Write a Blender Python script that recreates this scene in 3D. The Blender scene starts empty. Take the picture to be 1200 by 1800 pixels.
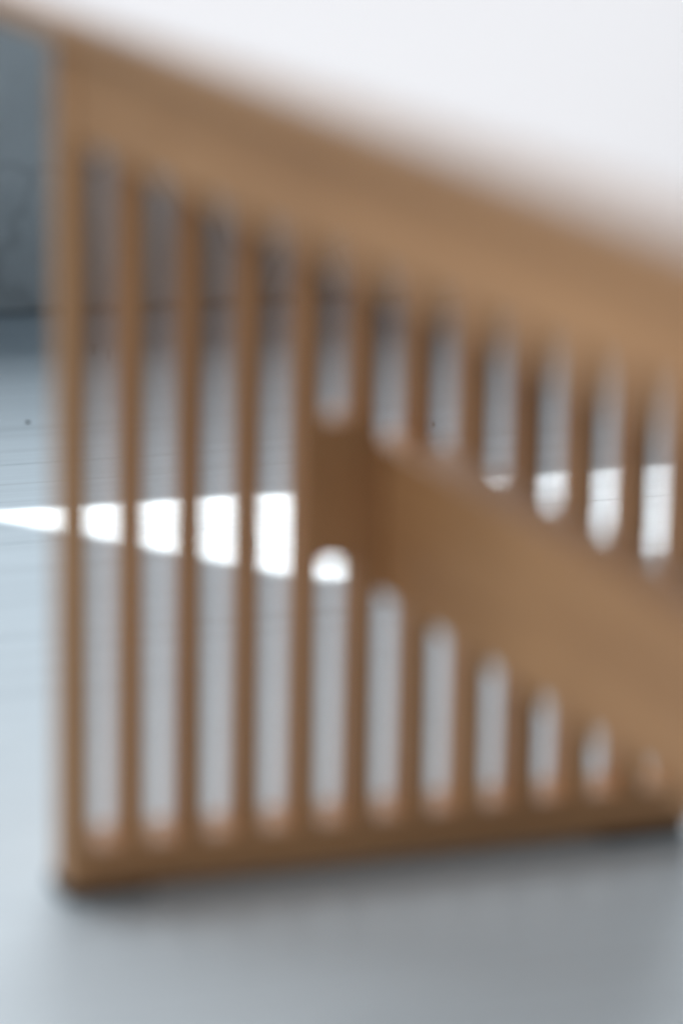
import bpy, bmesh, math, random
from mathutils import Vector, Matrix

random.seed(7)
scene = bpy.context.scene
C = scene.collection

# ------------------------------------------------------------------ camera
cam_data = bpy.data.cameras.new('camera')
cam = bpy.data.objects.new('camera', cam_data)
C.objects.link(cam)
scene.camera = cam
right = Vector((0.35336839, 0.9353397, 0.01644438))
up = Vector((-0.2254713, 0.06809577, 0.9718671))
fwd = Vector((-0.90790609, 0.34713485, -0.23495515))
m = Matrix((right, up, -fwd)).transposed().to_4x4()
m.translation = Vector((1.62666, -0.470524, 0.615817))
cam.matrix_world = m
cam_data.sensor_fit = 'VERTICAL'
cam_data.sensor_height = 36.0
cam_data.lens = 6182.57 / 1800 * 36.0
cam_data.clip_start = 0.05
cam_data.clip_end = 200
cam_data.dof.use_dof = True
cam_data.dof.focus_distance = 2.68
cam_data.dof.aperture_fstop = 2.15

# ------------------------------------------------------------------ world and light
world = bpy.data.worlds.new('World')
scene.world = world
world.use_nodes = True
bg = world.node_tree.nodes['Background']
bg.inputs['Color'].default_value = (0.74, 0.88, 1.0, 1)
bg.inputs['Strength'].default_value = 0.18


def area(name, loc, direction, sx, sy, power, color, spread=180.0, xaxis=None):
    l = bpy.data.lights.new(name, 'AREA')
    l.shape = 'RECTANGLE'
    l.size, l.size_y = sx, sy
    l.energy = power
    l.color = color
    l.spread = math.radians(spread)
    o = bpy.data.objects.new(name, l)
    C.objects.link(o)
    z = -Vector(direction).normalized()
    x = Vector(xaxis) if xaxis is not None else Vector((0, 0, 1)).cross(z)
    x = (x - x.dot(z) * z).normalized()
    y = z.cross(x)
    mm = Matrix((x, y, z)).transposed().to_4x4()
    mm.translation = Vector(loc)
    o.matrix_world = mm
    return o


# the window over the low far wall
area('window_light', (-1.96, -0.4, 1.75), (1, 0, 0.0), 4.2, 1.3, 116, (0.92, 0.965, 1.0))
# unseen fill lamp, added to brighten the bench's apron and front edges
area('side_fill_light', (1.06, -1.40, 1.20), (-0.24, 1, -0.56), 0.7, 0.5, 2.6, (0.95, 0.98, 1.0), 74)
# sunlight through the window: a parallel beam, corner on the floor at (-0.83, 0.175)
d = Vector((0.396, 0.750, -0.530)).normalized()
e1 = Vector((0, 1, 0))
e2 = Vector((0.826, 0.563, 0))
len2 = 0.315
a = e1 - e1.dot(d) * d
b = e2 - e2.dot(d) * d
# patch split into two added lamps, right one dimmer, narrow unlit gap between
for o1, n1_, dens in ((0.0, 0.238, 11.0), (0.247, 0.90, 6.2)):
    centre = Vector((-0.828, 0.178, 0)) + e1 * (o1 + n1_ / 2) + e2 * len2 / 2
    area('sun_patch_light', centre - d * 1.7, d, a.length * n1_, b.length * len2,
         dens * n1_ * len2, (1.0, 0.97, 0.94), 1.2, a)

scene.view_settings.view_transform = 'Standard'
scene.view_settings.look = 'None'
scene.view_settings.gamma = 1
scene.view_settings.exposure = 0.0


# ------------------------------------------------------------------ materials
def new_mat(name):
    mt = bpy.data.materials.new(name)
    mt.use_nodes = True
    nt = mt.node_tree
    return mt, nt, nt.nodes['Principled BSDF']


def node(nt, kind, **kw):
    n = nt.nodes.new(kind)
    for k, v in kw.items():
        setattr(n, k, v)
    return n


def wood(name, axis, dark, light):
    """oiled beech: fine streaks along the given axis (0 x, 1 y, 2 z)"""
    mt, nt, bs = new_mat(name)
    tc = node(nt, 'ShaderNodeTexCoord')
    mp = node(nt, 'ShaderNodeMapping')
    s = [30.0, 30.0, 30.0]
    s[axis] = 3.0
    mp.inputs['Scale'].default_value = s
    nt.links.new(tc.outputs['Object'], mp.inputs['Vector'])
    n1 = node(nt, 'ShaderNodeTexNoise')
    n1.inputs['Scale'].default_value = 1.6
    n1.inputs['Detail'].default_value = 7
    n1.inputs['Roughness'].default_value = 0.62
    n1.inputs['Distortion'].default_value = 0.5
    nt.links.new(mp.outputs['Vector'], n1.inputs['Vector'])
    n2 = node(nt, 'ShaderNodeTexNoise')
    n2.inputs['Scale'].default_value = 6.0
    n2.inputs['Detail'].default_value = 3
    nt.links.new(tc.outputs['Object'], n2.inputs['Vector'])
    oi = node(nt, 'ShaderNodeObjectInfo')
    mx = node(nt, 'ShaderNodeMath', operation='MULTIPLY_ADD')
    nt.links.new(n2.outputs['Fac'], mx.inputs[0])
    mx.inputs[1].default_value = 0.35
    nt.links.new(n1.outputs['Fac'], mx.inputs[2])
    mr = node(nt, 'ShaderNodeMath', operation='MULTIPLY_ADD')
    nt.links.new(oi.outputs['Random'], mr.inputs[0])
    mr.inputs[1].default_value = 0.24
    nt.links.new(mx.outputs[0], mr.inputs[2])
    cr = node(nt, 'ShaderNodeValToRGB')
    cr.color_ramp.elements[0].position = 0.45
    cr.color_ramp.elements[0].color = (*dark, 1)
    cr.color_ramp.elements[1].position = 1.0
    cr.color_ramp.elements[1].color = (*light, 1)
    nt.links.new(mr.outputs[0], cr.inputs['Fac'])
    nt.links.new(cr.outputs['Color'], bs.inputs['Base Color'])
    bs.inputs['Roughness'].default_value = 0.5
    bp = node(nt, 'ShaderNodeBump')
    bp.inputs['Strength'].default_value = 0.12
    bp.inputs['Distance'].default_value = 0.001
    nt.links.new(n1.outputs['Fac'], bp.inputs['Height'])
    nt.links.new(bp.outputs['Normal'], bs.inputs['Normal'])
    return mt


WD, WL = (0.35, 0.167, 0.066), (0.58, 0.305, 0.135)
wood_x = wood('oiled_wood_lengthwise', 0, WD, WL)
wood_y = wood('oiled_wood_crosswise', 1, WD, WL)
wood_z = wood('oiled_wood_upright', 2, WD, WL)


def plain(name, col, rough, var=0.06, scale=30, bump=0.0):
    mt, nt, bs = new_mat(name)
    tc = node(nt, 'ShaderNodeTexCoord')
    nz = node(nt, 'ShaderNodeTexNoise')
    nz.inputs['Scale'].default_value = scale
    nz.inputs['Detail'].default_value = 6
    nt.links.new(tc.outputs['Object'], nz.inputs['Vector'])
    cr = node(nt, 'ShaderNodeValToRGB')
    cr.color_ramp.elements[0].position = 0.3
    cr.color_ramp.elements[1].position = 0.7
    cr.color_ramp.elements[0].color = (*[c * (1 - var) for c in col], 1)
    cr.color_ramp.elements[1].color = (*[min(1, c * (1 + var)) for c in col], 1)
    nt.links.new(nz.outputs['Fac'], cr.inputs['Fac'])
    nt.links.new(cr.outputs['Color'], bs.inputs['Base Color'])
    bs.inputs['Roughness'].default_value = rough
    if bump:
        bp = node(nt, 'ShaderNodeBump')
        bp.inputs['Strength'].default_value = bump
        bp.inputs['Distance'].default_value = 0.002
        nt.links.new(nz.outputs['Fac'], bp.inputs['Height'])
        nt.links.new(bp.outputs['Normal'], bs.inputs['Normal'])
    return mt


white_top = plain('white_laminate', (0.62, 0.55, 0.545), 0.5, 0.02, 12)
rubber = plain('black_rubber', (0.02, 0.02, 0.02), 0.7)
dark_gap = plain('dark_subfloor', (0.05, 0.05, 0.05), 0.9)
nail_mat = plain('dark_iron', (0.015, 0.014, 0.013), 0.6)


def plank_material():
    """white floor paint over boards: brush streaks along y, worn greyish patches"""
    mt, nt, bs = new_mat('white_painted_board')
    ge = node(nt, 'ShaderNodeNewGeometry')
    mp = node(nt, 'ShaderNodeMapping')
    mp.inputs['Scale'].default_value = (70, 4.0, 10)
    nt.links.new(ge.outputs['Position'], mp.inputs['Vector'])
    n1 = node(nt, 'ShaderNodeTexNoise')
    n1.inputs['Scale'].default_value = 1.0
    n1.inputs['Detail'].default_value = 6
    n1.inputs['Roughness'].default_value = 0.6
    nt.links.new(mp.outputs['Vector'], n1.inputs['Vector'])
    n2 = node(nt, 'ShaderNodeTexNoise')
    n2.inputs['Scale'].default_value = 3.5
    n2.inputs['Detail'].default_value = 5
    nt.links.new(ge.outputs['Position'], n2.inputs['Vector'])
    oi = node(nt, 'ShaderNodeObjectInfo')
    s = node(nt, 'ShaderNodeMath', operation='MULTIPLY_ADD')
    nt.links.new(n2.outputs['Fac'], s.inputs[0])
    s.inputs[1].default_value = 0.5
    nt.links.new(n1.outputs['Fac'], s.inputs[2])
    s2 = node(nt, 'ShaderNodeMath', operation='MULTIPLY_ADD')
    nt.links.new(oi.outputs['Random'], s2.inputs[0])
    s2.inputs[1].default_value = 0.12
    nt.links.new(s.outputs[0], s2.inputs[2])
    cr = node(nt, 'ShaderNodeValToRGB')
    cr.color_ramp.elements[0].position = 0.42
    cr.color_ramp.elements[0].color = (0.535, 0.61, 0.665, 1)
    cr.color_ramp.elements[1].position = 0.95
    cr.color_ramp.elements[1].color = (0.645, 0.73, 0.79, 1)
    nt.links.new(s2.outputs[0], cr.inputs['Fac'])
    # thin dark brush lines and worn scratches running with the boards
    mp2 = node(nt, 'ShaderNodeMapping')
    mp2.inputs['Scale'].default_value = (95, 1.4, 10)
    nt.links.new(ge.outputs['Position'], mp2.inputs['Vector'])
    n3 = node(nt, 'ShaderNodeTexNoise')
    n3.inputs['Scale'].default_value = 1.0
    n3.inputs['Detail'].default_value = 2
    nt.links.new(mp2.outputs['Vector'], n3.inputs['Vector'])
    c3 = node(nt, 'ShaderNodeValToRGB')
    c3.color_ramp.elements[0].position = 0.34
    c3.color_ramp.elements[0].color = (0.89, 0.89, 0.89, 1)
    c3.color_ramp.elements[1].position = 0.42
    c3.color_ramp.elements[1].color = (1, 1, 1, 1)
    nt.links.new(n3.outputs['Fac'], c3.inputs['Fac'])
    mu = node(nt, 'ShaderNodeMix', data_type='RGBA', blend_type='MULTIPLY')
    mu.inputs['Factor'].default_value = 1.0
    nt.links.new(cr.outputs['Color'], mu.inputs[6])
    nt.links.new(c3.outputs['Color'], mu.inputs[7])
    nt.links.new(mu.outputs[2], bs.inputs['Base Color'])
    bs.inputs['Roughness'].default_value = 0.42
    bp = node(nt, 'ShaderNodeBump')
    bp.inputs['Strength'].default_value = 0.25
    bp.inputs['Distance'].default_value = 0.0015
    nt.links.new(n1.outputs['Fac'], bp.inputs['Height'])
    nt.links.new(bp.outputs['Normal'], bs.inputs['Normal'])
    return mt


plank_mat = plank_material()


def wall_material():
    """grey cement render with blotches and a few hairline cracks"""
    mt, nt, bs = new_mat('grey_plaster')
    ge = node(nt, 'ShaderNodeNewGeometry')
    n1 = node(nt, 'ShaderNodeTexNoise')
    n1.inputs['Scale'].default_value = 14
    n1.inputs['Detail'].default_value = 8
    nt.links.new(ge.outputs['Position'], n1.inputs['Vector'])
    cr = node(nt, 'ShaderNodeValToRGB')
    cr.color_ramp.elements[0].position = 0.3
    cr.color_ramp.elements[0].color = (0.64, 0.67, 0.68, 1)
    cr.color_ramp.elements[1].position = 0.7
    cr.color_ramp.elements[1].color = (0.76, 0.79, 0.80, 1)
    nt.links.new(n1.outputs['Fac'], cr.inputs['Fac'])
    nd = node(nt, 'ShaderNodeTexNoise')
    nd.inputs['Scale'].default_value = 9
    nd.inputs['Detail'].default_value = 5
    nt.links.new(ge.outputs['Position'], nd.inputs['Vector'])
    mixv = node(nt, 'ShaderNodeMix', data_type='VECTOR')
    mixv.inputs['Factor'].default_value = 0.10
    nt.links.new(ge.outputs['Position'], mixv.inputs[4])
    nt.links.new(nd.outputs['Color'], mixv.inputs[5])
    vo = node(nt, 'ShaderNodeTexVoronoi', feature='DISTANCE_TO_EDGE')
    vo.inputs['Scale'].default_value = 5.2
    nt.links.new(mixv.outputs[1], vo.inputs['Vector'])
    c2 = node(nt, 'ShaderNodeValToRGB')
    c2.color_ramp.elements[0].position = 0.006
    c2.color_ramp.elements[0].color = (0.80, 0.80, 0.80, 1)
    c2.color_ramp.elements[1].position = 0.022
    c2.color_ramp.elements[1].color = (1, 1, 1, 1)
    nt.links.new(vo.outputs['Distance'], c2.inputs['Fac'])
    mu = node(nt, 'ShaderNodeMix', data_type='RGBA', blend_type='MULTIPLY')
    mu.inputs['Factor'].default_value = 1.0
    nt.links.new(cr.outputs['Color'], mu.inputs[6])
    nt.links.new(c2.outputs['Color'], mu.inputs[7])
    nt.links.new(mu.outputs[2], bs.inputs['Base Color'])
    bs.inputs['Roughness'].default_value = 0.85
    bp = node(nt, 'ShaderNodeBump')
    bp.inputs['Strength'].default_value = 0.3
    bp.inputs['Distance'].default_value = 0.003
    nt.links.new(n1.outputs['Fac'], bp.inputs['Height'])
    nt.links.new(bp.outputs['Normal'], bs.inputs['Normal'])
    return mt


wall_mat = wall_material()


# ------------------------------------------------------------------ mesh helpers
def rounded_box(name, size, r, seg=2):
    """box centred on the origin with all edges rounded"""
    bm = bmesh.new()
    bmesh.ops.create_cube(bm, size=1.0)
    bmesh.ops.scale(bm, vec=size, verts=bm.verts)
    if r > 0:
        bmesh.ops.bevel(bm, geom=list(bm.edges), offset=r, segments=seg, profile=0.5, affect='EDGES')
    me = bpy.data.meshes.new(name)
    bm.to_mesh(me)
    bm.free()
    for p in me.polygons:
        p.use_smooth = False
    return me


def place(name, me, mat, loc, parent=None):
    o = bpy.data.objects.new(name, me)
    if not me.materials:
        me.materials.append(mat)
    C.objects.link(o)
    if parent is not None:
        o.parent = parent
    o.location = loc
    return o


def box(name, lo, hi, mat, parent=None, r=0.0, seg=2):
    lo, hi = Vector(lo), Vector(hi)
    return place(name, rounded_box(name, hi - lo, r, seg), mat, (lo + hi) / 2, parent)


# ------------------------------------------------------------------ setting
floor = box('floor', (-1.97, -2.4, -0.06), (3.4, 3.0, -0.02), dark_gap)
floor['kind'] = 'structure'
floor['label'] = 'white painted wooden board floor'
FZ = floor.location.copy()
pitch = 0.122
xs = -1.71
k = 0
plank_mesh = rounded_box('plank', (pitch - 0.0003, 5.36, 0.0195), 0.0003, 1)
while xs < 3.3:
    dz = random.uniform(-0.0004, 0.0)
    o = place('plank', plank_mesh, plank_mat,
              Vector((xs + pitch / 2, 0.3, -0.01 + dz)) - FZ, floor)
    xs += pitch
    k += 1


def disc(name, r, h, n=10):
    bm = bmesh.new()
    bmesh.ops.create_cone(bm, cap_ends=True, segments=n, radius1=r, radius2=r * 0.7, depth=h)
    me = bpy.data.meshes.new(name)
    bm.to_mesh(me)
    bm.free()
    return me


nail = disc('nail_head', 0.0016, 0.0012)
for (x, y, s) in ((-1.122, 0.302, 1.0), (-1.41, 0.443, 1.5), (-1.38, 0.452, 0.9), (-1.02, 0.62, 0.8), (-1.3, 0.9, 0.8)):
    o = place('nail_head', nail, nail_mat, Vector((x, y, 0.0006)) - FZ, floor)
    o.scale = (s, s * 1.5, 1)

wall = box('wall', (-1.97, -2.4, 0.002), (-1.60, 3.0, 0.78), wall_mat, None, 0.003)
wall['kind'] = 'structure'
wall['label'] = 'cracked grey plaster wall behind the floor'

# ------------------------------------------------------------------ bench
bench = bpy.data.objects.new('slatted_bench', None)
C.objects.link(bench)
bench.location = (0, 0, 0)
bench['label'] = 'low wooden bench with slatted end panels and a white top'
bench['category'] = 'bench'

D = 0.3585            # depth of the end panel
T = 0.026            # thickness of the end panel
X1 = 1.20            # outer face of the other end panel
ST = 0.0145          # stile width
S = 0.03083
Y0 = 0.01240
F = 0.007            # foot height

slat_me = rounded_box('slat', (0.0258, 0.0144, 0.400 - 0.028 + 0.004), 0.0022, 2)
stile_me = rounded_box('stile', (T, ST, 0.449 - F), 0.0025, 2)
rail_me = rounded_box('bottom_rail', (0.038, D - 2 * ST + 0.004, 0.0285 - F), 0.002, 2)
top_rail_me = rounded_box('top_rail', (T, D - 2 * ST + 0.004, 0.064), 0.002, 2)
foot_me = rounded_box('foot', (0.030, 0.046, F + 0.001), 0.001, 1)

for px in (-T / 2, X1 + T / 2):
    for k in range(1, 11):
        place('slat', slat_me, wood_z, (px, Y0 + S * k, (0.027 + 0.400) / 2), bench)
    for y in (0.0062 + ST / 2, D - ST / 2):
        place('stile', stile_me, wood_z, (px, y, (F + 0.449) / 2), bench)
    place('bottom_rail', rail_me, wood_y, ((-0.0175 if px < 0 else X1 + 0.0175), D / 2, (F + 0.0285) / 2), bench)
    place('top_rail', top_rail_me, wood_y, (px, D / 2, 0.4168), bench)
    for y in (0.029, D - 0.026):
        place('foot', foot_me, rubber, ((-0.0175 if px < 0 else X1 + 0.0175), y, F / 2), bench)

# stretcher between the two end panels, housed in them beside a joint block
box('stretcher', (-T + 0.002, 0.1742, 0.1495), (X1 + T - 0.002, 0.2045, 0.2290), wood_x, bench, 0.002)
yb0, yb1 = Y0 + 4 * S + 0.0074, Y0 + 5 * S - 0.0074
box('joint_block', (-T + 0.001, yb0, 0.169), (0.0006, yb1, 0.2430), wood_z, bench, 0.0015)
box('joint_block', (X1 - 0.0006, yb0, 0.169), (X1 + T - 0.001, yb1, 0.2430), wood_z, bench, 0.0015)
# aprons under the top, front and back
box('apron', (0.001, 0.009, 0.3895), (X1 - 0.001, 0.027, 0.4492), wood_x, bench, 0.002)
box('apron', (0.001, D - 0.027, 0.3895), (X1 - 0.001, D - 0.009, 0.4492), wood_x, bench, 0.002)
# top: wooden core with a white surface let in
TX0, TX1, TY0, TY1 = -0.16, X1 + 0.16, -0.0275, D + 0.0275
box('top_board', (TX0, TY0, 0.4494), (TX1, TY1, 0.4618), wood_x, bench, 0.002)
box('white_surface', (TX0 + 0.002, TY0 + 0.001, 0.4605), (TX1 - 0.002, TY1 - 0.001, 0.4636), white_top, bench, 0.0008)
